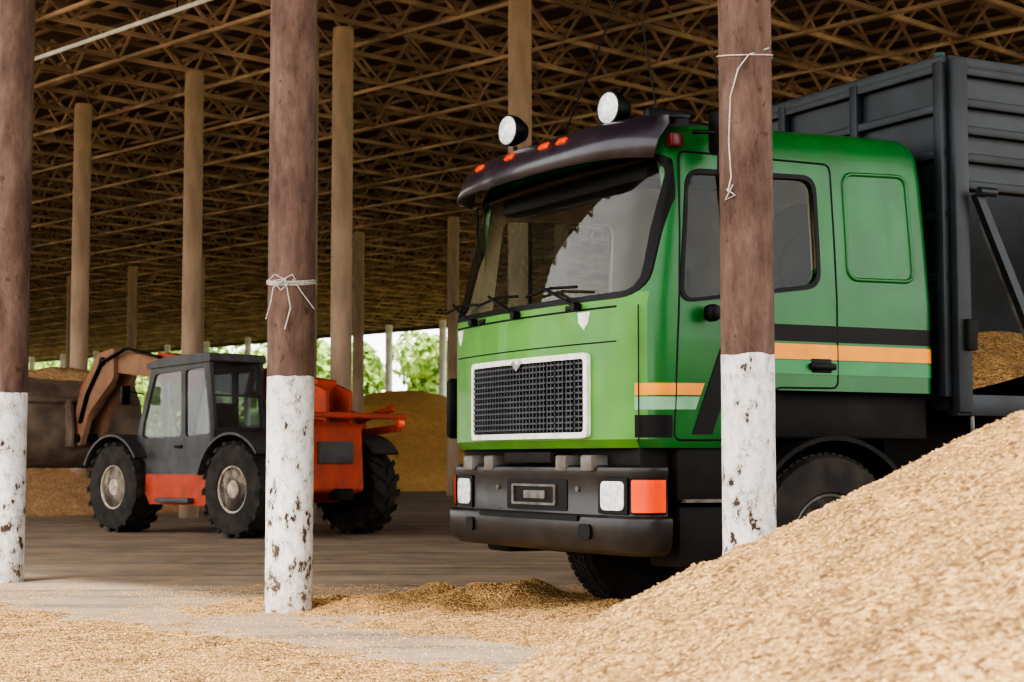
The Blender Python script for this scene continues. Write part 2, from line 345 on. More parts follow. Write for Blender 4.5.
def ring(name,c,r,z,turns,mat,parent=None,th=.006):
    pts=[]
    n=int(turns*24)
    for i in range(n):
        t=2*math.pi*i/24; pts.append((c[0]+(r+.006)*math.cos(t),c[1]+(r+.006)*math.sin(t),z+.03*math.sin(t*1.0)+.012*i/24))
    return tube(name,pts,th,mat,parent)
e=colA
ring('rope_loop',(0,0),.165,2.28,3,M['rope'],e,.005)
tube('rope_end',[(-.03,-.172,2.3),(-.1,-.2,2.24),(-.12,-.2,2.12),(-.15,-.19,2.02)],.004,M['rope'],e)
tube('rope_knot',[(-.03,-.172,2.3),(0,-.2,2.26),(-.05,-.2,2.22),(-.1,-.19,2.29),(-.02,-.18,2.3),(.02,-.19,2.1),(-.02,-.185,1.95)],.005,M['rope'],e)
tube('rope_loose',[(.03,-.172,2.3),(.1,-.16,2.2),(.17,-.08,2.1)],.004,M['rope'],e)
tube('rope_bow',[(-.03,-.172,2.3),(-.09,-.21,2.33),(-.14,-.2,2.28),(-.08,-.2,2.25),(-.03,-.18,2.3),(.03,-.2,2.33),(.06,-.19,2.28),(0,-.18,2.28)],.005,M['rope'],e)
e=colC
ring('wire_loop',(0,0),.148,3.3,1,M['rope'],e,.004)
tube('wire_end',[(.12,-.1,3.33),(0,-.155,3.28),(-.06,-.16,3.2),(-.1,-.13,3.05),(-.11,-.12,2.8),(-.1,-.13,2.6),(-.12,-.14,2.52)],.004,M['rope'],e)
tube('wire_knot',[(-.12,-.1,2.54),(-.08,-.14,2.5),(-.13,-.1,2.48),(-.09,-.13,2.56)],.005,M['rope'],e)

# ------------------------------------------------------------------ grain field
cx,cy,HC,KS=4.0,5.5,2.4,.52
def H(x,y):
    p=Vector((x,y,0)); rel=p-A0; v=rel.dot(Vv)
    d=math.hypot(x-cx,y-cy)
    nz=.06*noise.noise(Vector((x*1.1,y*1.1,3)))+.03*noise.noise(Vector((x*4,y*4,1)))+.018*noise.noise(Vector((x*13,y*13,5)))
    c=HC-KS*math.sqrt(d*d+.09)+nz
    n1=noise.noise(Vector((x*.8,y*.8,9))); n2=noise.noise(Vector((x*2.6,y*2.6,4))); n3=noise.noise(Vector((x*9,y*9,2)))
    s=-.037+.035*n1+.028*n2+.018*n3
    s+=.08*max(0,min(1,(-.9-v)/.9))*(1 if v>-2.6 else max(0.5,1-(-2.6-v)*.5))
    def mound(mx,my,rx,ry,h,ang=0):
        dx,dy=x-mx,y-my; ca,sa=math.cos(ang),math.sin(ang); a=(dx*ca+dy*sa)/rx; b=(-dx*sa+dy*ca)/ry
        return h*math.exp(-(a*a+b*b))
    s+=mound(-.15,12.5,1.1,.7,.15)*(1+.8*n2)+mound(-1.2,12.2,1.2,.5,.05)+mound(-.6,10.9,1.6,.6,.035)
    s+=mound(1.2,10.2,1.0,.9,.16)+mound(.5,11.2,1.0,.8,.09)+mound(2.6,9.9,1.4,.9,.3)
    q=.12
    hh=max(q-abs(c-s),0)/q
    return max(c,s)+hh*hh*q*.25
def field(name,x0,x1,y0,y1,st,fn,mat,parent=None,floor=-.04):
    nx=int((x1-x0)/st)+1; ny=int((y1-y0)/st)+1
    V=[];F=[]
    for j in range(ny):
        for i in range(nx):
            x=x0+i*st;y=y0+j*st; V.append((x,y,max(fn(x,y),floor)))
    for j in range(ny-1):
        for i in range(nx-1):
            a=j*nx+i; 
            if max(V[a][2],V[a+1][2],V[a+nx][2],V[a+nx+1][2])>floor+1e-4: F.append((a,a+1,a+nx+1,a+nx))
    me=bpy.data.meshes.new(name); me.from_pydata(V,[],F); me.materials.append(mat)
    bm=bmesh.new(); bm.from_mesh(me); bmesh.ops.delete(bm,geom=[v for v in bm.verts if not v.link_faces],context='VERTS'); bm.to_mesh(me); bm.free()
    me.polygons.foreach_set('use_smooth',[True]*len(me.polygons))
    return link(bpy.data.objects.new(name,me),parent)
pile=empty('grain_pile',(0,0,0))
field('heap_surface',-8,9,1.5,15,.04,H,M['grain'],pile)
KV=[];KF=[]
for i in range(160000):
    x=random.uniform(-4.8,4.2); y=random.uniform(2.2,14.5)
    if abs(x)/y>.36: continue
    h=H(x,y)
    if h<-.04: continue
    if h<0:
        if random.random()<.5: continue
        h=0
    a=random.uniform(0,6.283); L=random.uniform(.005,.009); w=L*.5; t=random.uniform(-.5,.5)
    dx,dy=math.cos(a),math.sin(a); c=Vector((x,y,h+w*.4)); d=Vector((dx,dy,t)).normalized(); s=Vector((-dy,dx,0)); n=d.cross(s)
    b=len(KV)
    KV+= [c+d*L,c-d*L,c+s*w,c-s*w,c+n*w,c-n*w]
    KF+= [(b,b+2,b+4),(b+2,b+1,b+4),(b+1,b+3,b+4),(b+3,b,b+4),(b+2,b,b+5),(b+1,b+2,b+5),(b+3,b+1,b+5),(b,b+3,b+5)]
mobj('loose_kernels',KV,KF,pmat('wheat_kernel',rgb(240,202,146),rgb(146,106,60),rough=.5,ns=300,lo=.42,hi=.58,detail=1),pile,fix=False)
def heapfn(cx,cy,rx,ry,h,ang=0,top=None):
    def f(x,y):
        dx,dy=x-cx,y-cy; ca,sa=math.cos(ang),math.sin(ang); a=(dx*ca+dy*sa)/rx; b=(-dx*sa+dy*ca)/ry
        z=h*(1-math.sqrt(a*a+b*b+.02))+.25*noise.noise(Vector((x*.35,y*.35,cx)))+.06*noise.noise(Vector((x*1.5,y*1.5,cy)))
        return z
    return f
field('grain_heap',-16,14,42,84,.3,heapfn(-4.6,68,11,11,4.5,0),M['graind'])
field('grain_heap.001',-20,-5,29,44,.2,heapfn(-11.8,35.5,5.6,4.6,3.0,.3),M['grainb'])
field('grain_heap.002',-32,-10,60,88,.4,heapfn(-22,72,10,8,4.2,.3),M['grainb'])

# ------------------------------------------------------------------ truck
TR=empty('dump_truck',(.736,9.78,0),math.radians(28.6))
W=2.45
def outline(off,inset=0,pf=0,pr=2.25,rfb=.2,rrb=.08,bulge=.11):
    x0=pf-off;x1=pr+off;y0=inset-off;y1=W-inset+off;rf=max(.01,rfb+off);rr=max(.01,rrb+off); pts=[]
    for k in range(12): t=k/12; pts.append((x1-rr+(x0+rf-x1+rr)*t,y0))
    for k in range(10): t=math.radians(-90-90*k/10); pts.append((x0+rf+rf*math.cos(t),y0+rf+rf*math.sin(t)))
    for k in range(20): t=k/20; pts.append((x0,y0+rf+(y1-rf-y0-rf)*t))
    for k in range(10): t=math.radians(180-90*k/10); pts.append((x0+rf+rf*math.cos(t),y1-rf+rf*math.sin(t)))
    for k in range(12): t=k/12; pts.append((x0+rf+(x1-rr-x0-rf)*t,y1))
    for k in range(5): t=math.radians(90-90*k/5); pts.append((x1-rr+rr*math.cos(t),y1-rr+rr*math.sin(t)))
    for k in range(6): t=k/6; pts.append((x1,y1-rr+(y0+rr-y1+rr)*t))
    for k in range(5): t=math.radians(0-90*k/5); pts.append((x1-rr+rr*math.cos(t),y0+rr+rr*math.sin(t)))
    out=[]
    for p,q in pts:
        tt=(q-W/2)/(W/2); B=bulge*max(0,1-tt*tt)*max(0,min(1,1-(p-x0)/.5)); out.append((p-B,q))
    return out
LV=[(1.12,.02,.04),(1.17,0,.0),(1.95,0,0),(2.03,.0,.015),(2.4,.02,.085),(2.78,.05,.17),(2.92,.07,.21),(3.0,.11,.27),(3.05,.18,.36),(3.085,.32,.52),(3.10,.5,.75)]
def rise(p,z): return max(0,z-2.4)/.7*.035*max(0,p)
def loft(levels,off,zshift_top,zshift_bot):
    V=[];F=[];n=None
    for i,(z,ins,pf) in enumerate(levels):
        f=(z-levels[0][0])/(levels[-1][0]-levels[0][0])
        zz=z+zshift_bot if i==0 else (z+zshift_top*f**3)
        o=outline(off,ins,pf,2.25-ins*.5); n=len(o); V+=[(p,q,zz+rise(p,z)) for p,q in o]
    m=len(levels)
    for i in range(m-1):
        for k in range(n): F.append((i*n+k,i*n+(k+1)%n,(i+1)*n+(k+1)%n,(i+1)*n+k))
    F.append(tuple(range(n))); F.append(tuple((m-1)*n+k for k in range(n)))
    return V,F
def shell(name,o1,o2,levels=LV):
    def surf(o,top,bot):
        V,F=loft(levels,o,top,bot)
        bm=bmesh.new(); vs=[bm.verts.new(v) for v in V]
        for f in F: bm.faces.new([vs[i] for i in f])
        bmesh.ops.recalc_face_normals(bm,faces=bm.faces); return bm
    a=surf(o1,o1,-max(o1,0)*.5); b=surf(o2,o2,max(.003,-o2))
    bmesh.ops.reverse_faces(b,faces=b.faces)
    me=bpy.data.meshes.new('t'); b.to_mesh(me); a.from_mesh(me); b.free()
    me2=bpy.data.meshes.new(name); a.to_mesh(me2); a.free()
    return link(bpy.data.objects.new(name,me2),TR)
def decal(name,cut,mat,o1=.004,o2=-.004,sub=None,levels=LV):
    cut.parent=TR
    s=shell(name,o1,o2,levels); boolean(s,cut,'INTERSECT')
    if sub: sub.parent=TR; boolean(s,sub,'DIFFERENCE')
    setmat(s,mat); smooth(s.data,30); return s
cab=shell('cab_shell',0,-.05)
def cut_ws(g=0,p=.24): return prism('c',rrect(.07-g,2.03-g,W-.07+g,2.84+g,.12+g),0,-.6,p+g)
win=[(.30,1.99),(1.30,2.13),(1.30,2.78),(.38,2.75)]
win2=[(.27,1.965),(1.33,2.105),(1.33,2.81),(.36,2.78)]
def cut_sw(pl=win,r=.09): return prism('c',rpoly(pl,r),1,-.5,3)
for c in (cut_ws(),cut_sw(),prism('c',[(.72,.8),(2.6,.8),(2.6,1.47),(.95,1.47),(.78,1.3)],1,-.5,3),
          prism('c',rrect(.5,2.1,1.95,2.65,.1),0,2.0,2.5)):
    c.parent=TR; boolean(cab,c,'DIFFERENCE')
me=cab.data; me.materials.clear()
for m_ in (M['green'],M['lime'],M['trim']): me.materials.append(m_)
cen=Vector((1.1,W/2,2.0))
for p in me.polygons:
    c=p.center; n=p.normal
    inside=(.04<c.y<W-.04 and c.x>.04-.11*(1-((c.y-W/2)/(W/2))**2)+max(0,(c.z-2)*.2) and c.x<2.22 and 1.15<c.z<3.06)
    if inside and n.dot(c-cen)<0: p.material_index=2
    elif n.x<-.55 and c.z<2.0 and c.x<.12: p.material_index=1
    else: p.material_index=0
smooth(me,30)
decal('windscreen',cut_ws(.005),M['glass'],-.012,-.02)
decal('windscreen_gasket',cut_ws(.03,.25),M['black'],.008,-.03,cut_ws(-.004,.26))
decal('side_window',cut_sw(),M['glassd'],-.015,-.022)
decal('side_window_gasket',cut_sw(win2,.11),M['black'],.006,-.03,cut_sw(win,.09))
prism('rear_window',rrect(.5,2.1,1.95,2.65,.1),0,2.215,2.222,M['glass'],TR)
for q in (.0,W-.04): box('window_divider',(.62,q+.012,2.0),(.65,q+.03,2.77),M['black'],TR,.005)
def inset_at(z):
    for i in range(len(LV)-1):
        if LV[i][0]<=z<=LV[i+1][0]:
            t=(z-LV[i][0])/(LV[i+1][0]-LV[i][0]); return LV[i][1]*(1-t)+LV[i+1][1]*t
    return 0
def side_line(name,poly,r,mat,th):
    pl=rpoly(poly,r); pts=[]
    for i in range(len(pl)):
        a=Vector(pl[i]);b=Vector(pl[(i+1)%len(pl)]);n=max(1,int((b-a).length/.06))
        for k_ in range(n):
            c=a.lerp(b,k_/n); pts.append((c.x,c.y))
    for s in (0,1):
        tube(name,[(x,(inset_at(z-rise(x,z))) if s==0 else W-inset_at(z-rise(x,z)),z) for x,z in pts],th,mat,TR,True)
side_line('door_seam',[(.235,1.165),(.74,1.17),(.97,1.485),(1.45,1.49),(1.45,2.89),(.32,2.88)],.05,M['black'],.006)
side_line('sleeper_panel',[(1.55,2.17),(2.08,2.18),(2.06,2.86),(1.55,2.84)],.08,M['green'],.014)
def fp(q,off=0): tt=(q-W/2)/(W/2); return -off-.11*(1-tt*tt)
tube('front_seam',[(fp(q/20,0)+(.0),q/20,1.745) for q in range(4,46)],.004,M['black'],TR)
tube('front_seam_top',[(fp(q/20,0)+(.0),q/20,1.95) for q in range(4,46)],.006,M['black'],TR)
tube('corner_seam',[(.02,.045,1.15+i*.05) for i in range(17)],.004,M['dark'],TR)
for q in (.62,1.75): box('panel_hinge',(fp(q,.012),q,1.955),(fp(q,-.02),q+.07,1.985),M['black'],TR,.006)
def stripe(name,pl,mat,o=.004,a=-.5,b=3): return decal(name,prism('c',pl,1,a,b),mat,o,-.003)
stripe('stripe_black_belt',[(.60,1.77),(2.3,1.775),(2.3,1.875),(.66,1.87)],M['black'],.005)
stripe('stripe_black_slash',[(.36,1.2),(.5,1.2),(.74,1.79),(.6,1.79)],M['black'],.005)
stripe('stripe_orange',[(.70,1.66),(2.3,1.665),(2.3,1.755),(.74,1.755)],M['orange'])
stripe('stripe_pale',[(.66,1.57),(2.3,1.57),(2.3,1.655),(.70,1.655)],M['dkgreen'])
stripe('stripe_orange_front',[(.02,1.425),(.42,1.43),(.45,1.50),(.02,1.495)],M['orange'])
stripe('stripe_white_front',[(.02,1.34),(.385,1.345),(.415,1.42),(.02,1.415)],M['ltgreen'])
stripe('stripe_black_front',[(.02,1.18),(.22,1.18),(.22,1.31),(.02,1.31)],M['black'],.005)
decal('sticker_b',prism('c',[(.44,1.935),(.46,1.87),(.5,1.83),(.55,1.87),(.56,1.935)],0,-.5,.1),M['white'],.005)
decal('sticker_far',prism('c',[(2.14,1.935),(2.16,1.87),(2.2,1.83),(2.23,1.87),(2.24,1.935)],0,-.5,.1),M['white'],.005)
gq0,gq1,gz0,gz1=.44,1.92,1.18,1.69
decal('grille_back',prism('c',rrect(gq0+.03,gz0+.03,gq1-.03,gz1-.03,.02),0,-.6,.1),M['black'],.004,-.003)
decal('grille_frame',prism('c',rrect(gq0,gz0,gq1,gz1,.04),0,-.6,.1),M['white'],.028,-.003,prism('c',rrect(gq0+.035,gz0+.035,gq1-.035,gz1-.035,.03),0,-.6,.1))
GV=[];GF=[]
def addb(V,F,a,b):
    n=len(V)
    for x in (a[0],b[0]):
        for y in (a[1],b[1]):
            for z in (a[2],b[2]): V.append((x,y,z))
    F.extend([(n,n+1,n+3,n+2),(n+4,n+6,n+7,n+5),(n,n+4,n+5,n+1),(n+2,n+3,n+7,n+6),(n,n+2,n+6,n+4),(n+1,n+5,n+7,n+3)])
nq=34
for i in range(nq):
    q=gq0+.05+(gq1-gq0-.1)*i/(nq-1); addb(GV,GF,(fp(q,.02),q-.006,gz0+.04),(fp(q,.004),q+.006,gz1-.04))
for j in range(12):
    z=gz0+.06+(gz1-gz0-.12)*j/11
    for i in range(14):
        q=gq0+.04+(gq1-gq0-.08)*i/14; q2=gq0+.04+(gq1-gq0-.08)*(i+1)/14; x=fp((q+q2)/2,.022)
        addb(GV,GF,(x,q,z-.006),(x+.02,q2,z+.006))
mobj('grille_mesh',GV,GF,pmat('grille_grey',rgb(52,55,62),rgb(38,40,46),rough=.45),TR)
mobj('grille_badge',[(fp(1.22,.035),1.15,1.655),(fp(1.22,.035),1.29,1.655),(fp(1.22,.035),1.26,1.685),(fp(1.22,.035),1.22,1.61),(fp(1.22,.035),1.18,1.685),(fp(1.22,.02),1.15,1.655),(fp(1.22,.02),1.29,1.655)],[(0,3,4),(3,1,2),(0,3,1),(5,6,1,0)],M['chrome'],TR)
box('front_crossmember',(.06,.1,.93),(.3,W-.1,1.14),M['dark'],TR,.02)
for q in (.45,.75,1.7,2.0): box('tow_bracket',(-.06,q,.98),(.1,q+.13,1.08),M['rimd'],TR,.015)
box('step_plate',(-.08,.9,1.03),(.1,1.5,1.1),M['dark'],TR,.01)
BB=.075
def bsweep(name,prof,mat,pmax=.3):
    base=outline(0,0,0,2.25,.12,bulge=BB); idx=[i for i,p in enumerate(base) if p[0]<=pmax]
    V=[];F=[];n=len(prof)
    cols=[]
    outs=[outline(o,0,0,2.25,.12,bulge=BB) for o,z in prof]
    cols.append([(pmax,-o,z) for o,z in prof])
    for i in idx: cols.append([(outs[j][i][0],outs[j][i][1],prof[j][1]) for j in range(n)])
    cols.append([(pmax,W+o,z) for o,z in prof])
    for c in cols: V+=c
    for i in range(len(cols)-1):
        for j in range(n): F.append((i*n+j,i*n+(j+1)%n,(i+1)*n+(j+1)%n,(i+1)*n+j))
    F.append(tuple(range(n))); F.append(tuple((len(cols)-1)*n+j for j in range(n)))
    return mobj(name,V,F,mat,TR,32)
D=-.09
bsweep('bumper_upper',[(-.15,1.02),(.05+D,1.02),(.075+D,1.005),(.08+D,.98),(.07+D,.95),(.07+D,.72),(.08+D,.70),(-.15,.70)],M['bumper'],.20)
bsweep('bumper_lower',[(-.15,.725),(.10+D,.725),(.12+D,.71),(.125+D,.69),(.115+D,.56),(.095+D,.52),(.04+D,.49),(-.15,.49)],M['bumper'],.2)
BLV=[(.4,0,0),(.7,0,0),(1.1,0,0)]
def bdecal(name,c,mat,o1,o2=.06,sub=None):
    global outline
    old=outline
    def o2f(off,inset=0,pf=0,pr=2.25,rfb=.12,rrb=.08,bulge=.11): return old(off,inset,pf,pr,.12,rrb,BB)
    outline=o2f
    try: r=decal(name,c,mat,o1+D,o2+D,sub,BLV)
    finally: outline=old
    return r
for side in (0,1):
    f=(lambda q:q) if side==0 else (lambda q:W-q)
    def B(q0,q1,z0,z1,p0=-.6,p1=.2,r=.012):
        a,b=sorted((f(q0),f(q1))); return prism('c',rrect(a,z0,b,z1,r),0,p0,p1)
    bdecal('headlamp_bezel',B(.13,.41,.735,.945),M['black'],.082)
    bdecal('headlamp',B(.16,.38,.755,.925,r=.04),M['lens'],.088)
    bdecal('indicator_bezel',B(-.3,.105,.735,.945,p1=.19),M['black'],.080)
    bdecal('indicator_lamp',B(-.3,.09,.745,.935,p1=.175),M['amber'],.090)
    bdecal('fog_lamp',B(.42,.54,.58,.67,r=.03),M['black'],.135,.10)
bdecal('plate_recess',prism('c',rrect(.75,.74,1.5,.93,.02),0,-.6,.1),M['black'],.075)
bdecal('number_frame',prism('c',rrect(.87,.77,1.42,.90,.015),0,-.6,.1),M['rimd'],.086,.06,prism('c',rrect(.89,.785,1.40,.885,.01),0,-.6,.1))
bdecal('plate_bar',prism('c',rrect(1.0,.81,1.26,.86,.01),0,-.6,.1),M['rimd'],.085)
bdecal('bumper_slot',prism('c',rrect(.55,.685,1.8,.717,.01),0,-.6,.1),M['black'],.135,.08)
for q in (.62,1.62): bdecal('bumper_bolt',prism('c',rrect(q,.86,q+.03,.89,.01),0,-.6,.1),M['rimd'],.08)
# visor
VV=[];VF=[];nt_=40
profv=[(.30,3.10),(.15,3.09),(.03,3.045),(-.045,2.95),(-.08,2.83)]
def vis_pt(t,j,off=0):
    pp_,z=profv[j]; sq=math.sin(t*math.pi/2); q=W/2+(W/2-.05)*sq
    e=abs(sq)**8; b=.10*(1-sq*sq)
    return (pp_-off-b+e*(.22 if pp_<.1 else .1),q,z-.01*e)
for i in range(nt_+1):
    t=-1+2*i/nt_
    for j in range(len(profv)): VV.append(vis_pt(t,j))
m_=len(profv)
for i in range(nt_):
    for j in range(m_-1): VF.append((i*m_+j,(i+1)*m_+j,(i+1)*m_+j+1,i*m_+j+1))
vis=mobj('sun_visor',VV,VF,M['visor'],TR,50)
md=vis.modifiers.new('s','SOLIDIFY'); md.thickness=.02; md.offset=0
for q in (.72,.92,1.36,1.82):
    t=math.asin((q-W/2)/(W/2-.05))/(math.pi/2); a=Vector(vis_pt(t,2)); b=Vector(vis_pt(t,3)); c=(a+b)/2+Vector((-.008,0,.008))
    box('marker_lamp',(c.x-.015,c.y-.05,c.z-.025),(c.x+.02,c.y+.05,c.z+.025),M['amber'],TR,.01,rot=Matrix.Rotation(math.radians(40),3,'Y'))
def spot(q,z,p,r):
    lathe('spot_lamp_body',[(.02,.14),(r*.6,.12),(r*.95,.05),(r,0),(r,-.012),(r*.9,-.012)],(p,q,z),(1,.15,0),M['black'],TR,28)
    lathe('spot_lamp_lens',[(r*.9,-.014),(r*.6,-.03),(.001,-.036)],(p,q,z),(1,.15,0),M['lens'],TR,28,60)
    cyl('spot_lamp_stem',(p+.05,q,z-r),(p+.06,q,2.98),.015,M['black'],TR,10)
spot(.48,3.19,.10,.105); spot(1.62,3.24,.02,.105)
box('air_horn',(.5,.5,3.09),(.95,.62,3.18),M['black'],TR,.03)
box('beacon_bracket',(.2,.2,3.02),(.5,.27,3.16),M['black'],TR,.02)
tube('roof_rail',[(.36,.15,3.08),(.34,.8,3.17),(.34,1.6,3.17),(.38,2.2,3.08)],.014,M['black'],TR)
tube('antenna',[(.35,.3,3.03),(.28,.38,3.7),(.3,.35,4.5)],.005,M['black'],TR)
tube('antenna_b',[(.2,1.25,3.1),(.25,.85,3.65),(.28,.42,4.25)],.005,M['black'],TR)
tube('antenna_c',[(.7,.1,3.0),(.62,.12,3.5)],.005,M['black'],TR)
box('marker_side',(.24,.02,2.9),(.33,.075,2.98),pmat('red_lens',rgb(90,20,16),rough=.3),TR,.01)
for s,q in ((1,-.02),(-1,W+.02)):
    tube('mirror_arm',[(.3,q,2.86),(.28,q-s*.10,2.86),(.28,q-s*.10,2.0),(.3,q,1.98)],.012,M['black'],TR) if s==-1 else tube('mirror_arm',[(.42,0.05,3.0),(.5,-.1,2.98),(.5,-.1,2.74)],.014,M['black'],TR)
box('mirror_head',(.48,-.2,2.86),(.56,.0,3.12),M['black'],TR,.03)
box('mirror_far',(.22,W+.02,2.2),(.28,W+.12,2.55),M['black'],TR,.03)
box('mirror_knob',(.42,-.12,1.86),(.5,-.02,1.96),M['black'],TR,.03)
box('side_deflector_far',(-.02,W-.03,1.2),(.2,W+.04,1.62),M['black'],TR,.04)
for q0,q1 in ((-.035,.01),(W-.01,W+.035)):
    box('door_handle',(1.22,q0,1.6),(1.42,q1,1.64),M['black'],TR,.012)
    box('door_handle_cup',(1.24,q0*.2 if q0<0 else q0,1.58),(1.40,.01 if q0<0 else W+.007,1.67),M['black'],TR,.01)
for q in (.55,1.25,1.9):
    tube('wiper_arm',[(fp(q,.03),q,1.97),(fp(q,.06),q+.08,2.02),(fp(q+.3,.05)+.03,q+.38,2.12)],.010,M['black'],TR)
    tube('wiper_blade',[(fp(q+.1,.03)+.01,q-.02,2.09),(fp(q+.3,.03)+.03,q+.3,2.11),(fp(q+.5,.03)+.03,q+.6,2.08)],.009,M['black'],TR)
    cyl('wiper_pivot',(fp(q),q,1.97),(fp(q,.05),q,1.97),.025,M['black'],TR,12)
box('cab_floor',(.15,.08,1.5),(2.2,W-.08,1.54),M['seat'],TR)
box('dashboard',(.02,.12,1.6),(.38,W-.12,2.06),M['black'],TR,.06)
for q,dp in ((.35,-.15),(1.55,0)):
    box('seat_base',(.90+dp,q,1.6),(1.40+dp,q+.55,1.85),M['seat'],TR,.06)
    box('seat_back',(1.30+dp,q+.03,1.8),(1.45+dp,q+.52,2.42),M['seat'],TR,.06,rot=Matrix.Rotation(math.radians(8),3,'Y'))
    box('seat_headrest',(1.36+dp,q+.15,2.43),(1.46+dp,q+.4,2.60),M['seat'],TR,.04)
box('bunk_mattress',(1.6,.1,1.6),(2.15,W-.1,1.95),M['seat'],TR,.05)
for q in (.42,1.97): box('curtain',(2.1,q-.1,2.02),(2.16,q+.08,2.72),M['seat'],TR,.03)
tube('rear_window_trim',[(2.19,.5,2.1),(2.19,1.95,2.1),(2.19,1.95,2.65),(2.19,.5,2.65)],.02,M['black'],TR,True)
box('cabin_shelf',(.25,.3,2.74),(.5,W-.3,2.86),M['black'],TR,.03)
tp=[]
for i in range(28):
    t=2*math.pi*i/28; tp.append((.55+.10*math.cos(t)*1.0,.66+.24*math.sin(t),2.16+.19*math.cos(t)))
tube('steering_wheel',tp,.018,M['black'],TR,True)
tube('steering_spoke',[(.55,.43,2.16),(.55,.66,2.13),(.55,.89,2.16)],.016,M['black'],TR)
tube('steering_column',[(.55,.66,2.13),(.35,.66,1.8)],.03,M['black'],TR)
tc_=(1.58,.40,2.27)
lathe('spare_tyre',[(.24,-.08),(.26,-.11),(.36,-.125),(.42,-.10),(.43,0),(.42,.10),(.36,.125),(.26,.11),(.24,.08)],tc_,(.35,1,0),M['rubber'],TR,40,45)
for s in (0,1):
    def Q(a,b): return (a,b) if s==0 else (W-b,W-a)
    q0,q1=Q(.02,.35)
    box('entry_step',(.28,q0,.42),(.78,q1,.78),M['dark'],TR,.03)
    box('entry_step_upper',(.28,q0+.02,.8),(.76,q1,1.16),M['dark'],TR,.03)
    box('entry_tread',(.32,q0-.01,.8),(.74,q1,.82),M['rimd'],TR)
    V=[];F=[];n=22
    q0,q1=Q(-.01,.42)
    for i in range(n+1):
        a=math.radians(-8+200*i/n); 
        for r in (.63,.66):
            for q in (q0,q1): V.append((1.425+r*math.cos(a)*1.02,q,.54+r*math.sin(a)))
    for i in range(n):
        a=4*i;b=a+4
        F+= [(a,b,b+1,a+1),(a+2,a+3,b+3,b+2),(a,a+2,b+2,b),(a+1,b+1,b+3,a+3)]
    F+=[(0,1,3,2),(4*n,4*n+2,4*n+3,4*n+1)]
    mobj('mudguard',V,F,M['dark'],TR,35)
    q0,q1=Q(.06,.4)
    box('under_cab_skirt',(.8,q0+.03,1.18),(2.25,q1,1.47),M['dark'],TR,.02)
def wheel(name,parent,c,R,wd,outdir,rimR,mat_r,lug=0,dual=False,n=56):
    e=outdir
    w=wd/2
    prof=[(rimR,-w*.8),(rimR+.02,-w*.95),(R*.82,-w),(R*.95,-w*.92),(R*.99,-w*.7),(R,-w*.3),(R,w*.3),(R*.99,w*.7),(R*.95,w*.92),(R*.82,w),(rimR+.02,w*.95),(rimR,w*.8)]
    lathe(name+'_tyre',prof,c,(0,e,0),M['rubber'],parent,n,45)
    rp=[(rimR,w*.8),(rimR*1.03,w*.9),(rimR*.97,w*.88),(rimR*.9,w*.55),(rimR*.82,w*.3),(rimR*.55,w*.35),(rimR*.42,w*.6),(rimR*.38,w*.85),(rimR*.2,w*.95),(.001,w*.97)]
    lathe(name+'_rim',rp,c,(0,e,0),mat_r,parent,36,40)
    lathe(name+'_hubback',[(.001,-w*.7),(rimR,-w*.75)],c,(0,e,0),M['dark'],parent,24)
    for i in range(10):
        t=2*math.pi*i/10; p=Vector(c)+Vector((math.cos(t)*rimR*.48,e*w*.5,math.sin(t)*rimR*.48))
        cyl(name+'_nut',p,p+Vector((0,e*.05,0)),.014 if not lug else .018,M['dark'],parent,6)
    V=[];F=[]
    if lug:
        for i in range(lug):
            for sgn in (-1,1):
                t=2*math.pi*(i+(.5 if sgn>0 else 0))/lug
                pts=[]
                for (y,dt) in ((0.03*sgn,0.0),(w*1.0*sgn,-.26)):
                    for dd in (-.05,.05):
                        for r in (R*.95,R*1.05 if abs(y)<.1 else R*1.03):
                            a=t+dt+dd*1.2; pts.append(Vector(c)+Vector((math.cos(a)*r,y,math.sin(a)*r)))
                b=len(V); V+=pts
                F+=[(b,b+1,b+3,b+2),(b+4,b+6,b+7,b+5),(b,b+4,b+5,b+1),(b+2,b+3,b+7,b+6),(b+1,b+5,b+7,b+3),(b,b+2,b+6,b+4)]
    else:
        for i in range(60):
            for k,y in enumerate((-w*.55,-w*.18,w*.18,w*.55)):
                t=2*math.pi*(i+.5*(k%2))/60; pts=[]
                for yy in (y-w*.15,y+w*.15):
                    for dd in (-.036,.036):
                        for r in (R*.98,R*1.012): pts.append(Vector(c)+Vector((math.cos(t+dd)*r,yy,math.sin(t+dd)*r)))
                b=len(V); V+=pts
                F+=[(b,b+1,b+3,b+2),(b+4,b+6,b+7,b+5),(b,b+4,b+5,b+1),(b+2,b+3,b+7,b+6),(b+1,b+5,b+7,b+3),(b,b+2,b+6,b+4)]
    mobj(name+'_tread',V,F,M['rubber'],parent)
wheel('front_wheel_near',TR,(1.425,.2,.545),.545,.32,-1,.29,M['rimd'])
wheel('front_wheel_far',TR,(1.30,W-.42,.545),.545,.34,1,.29,M['rimd'])
for p in (5.3,6.65):
    for q,e in ((.18,-1),(.52,-1),(W-.18,1),(W-.52,1)):
        wheel('rear_wheel',TR,(p,q,.525),.525,.28,e,.29,M['rimd'])
    cyl('rear_axle',(p,.4,.525),(p,W-.4,.525),.08,M['dark'],TR)
cyl('front_axle',(1.36,.3,.5),(1.36,W-.3,.5),.06,M['dark'],TR)
for q in (.72,1.6): box('chassis_rail',(.2,q,.8),(8.0,q+.1,1.08),M['dark'],TR)
box('engine_block',(.5,.85,.6),(1.9,1.58,1.45),M['dark'],TR,.06)
cyl('fuel_tank',(2.9,.33,.78),(4.2,.33,.78),.3,M['rimd'],TR)
box('radiator',(.28,.7,.55),(.42,1.75,1.3),M['dark'],TR)
b0,b1=2.36,8.1; zb,zt=1.45,3.63; q0,q1=-.03,W+.05
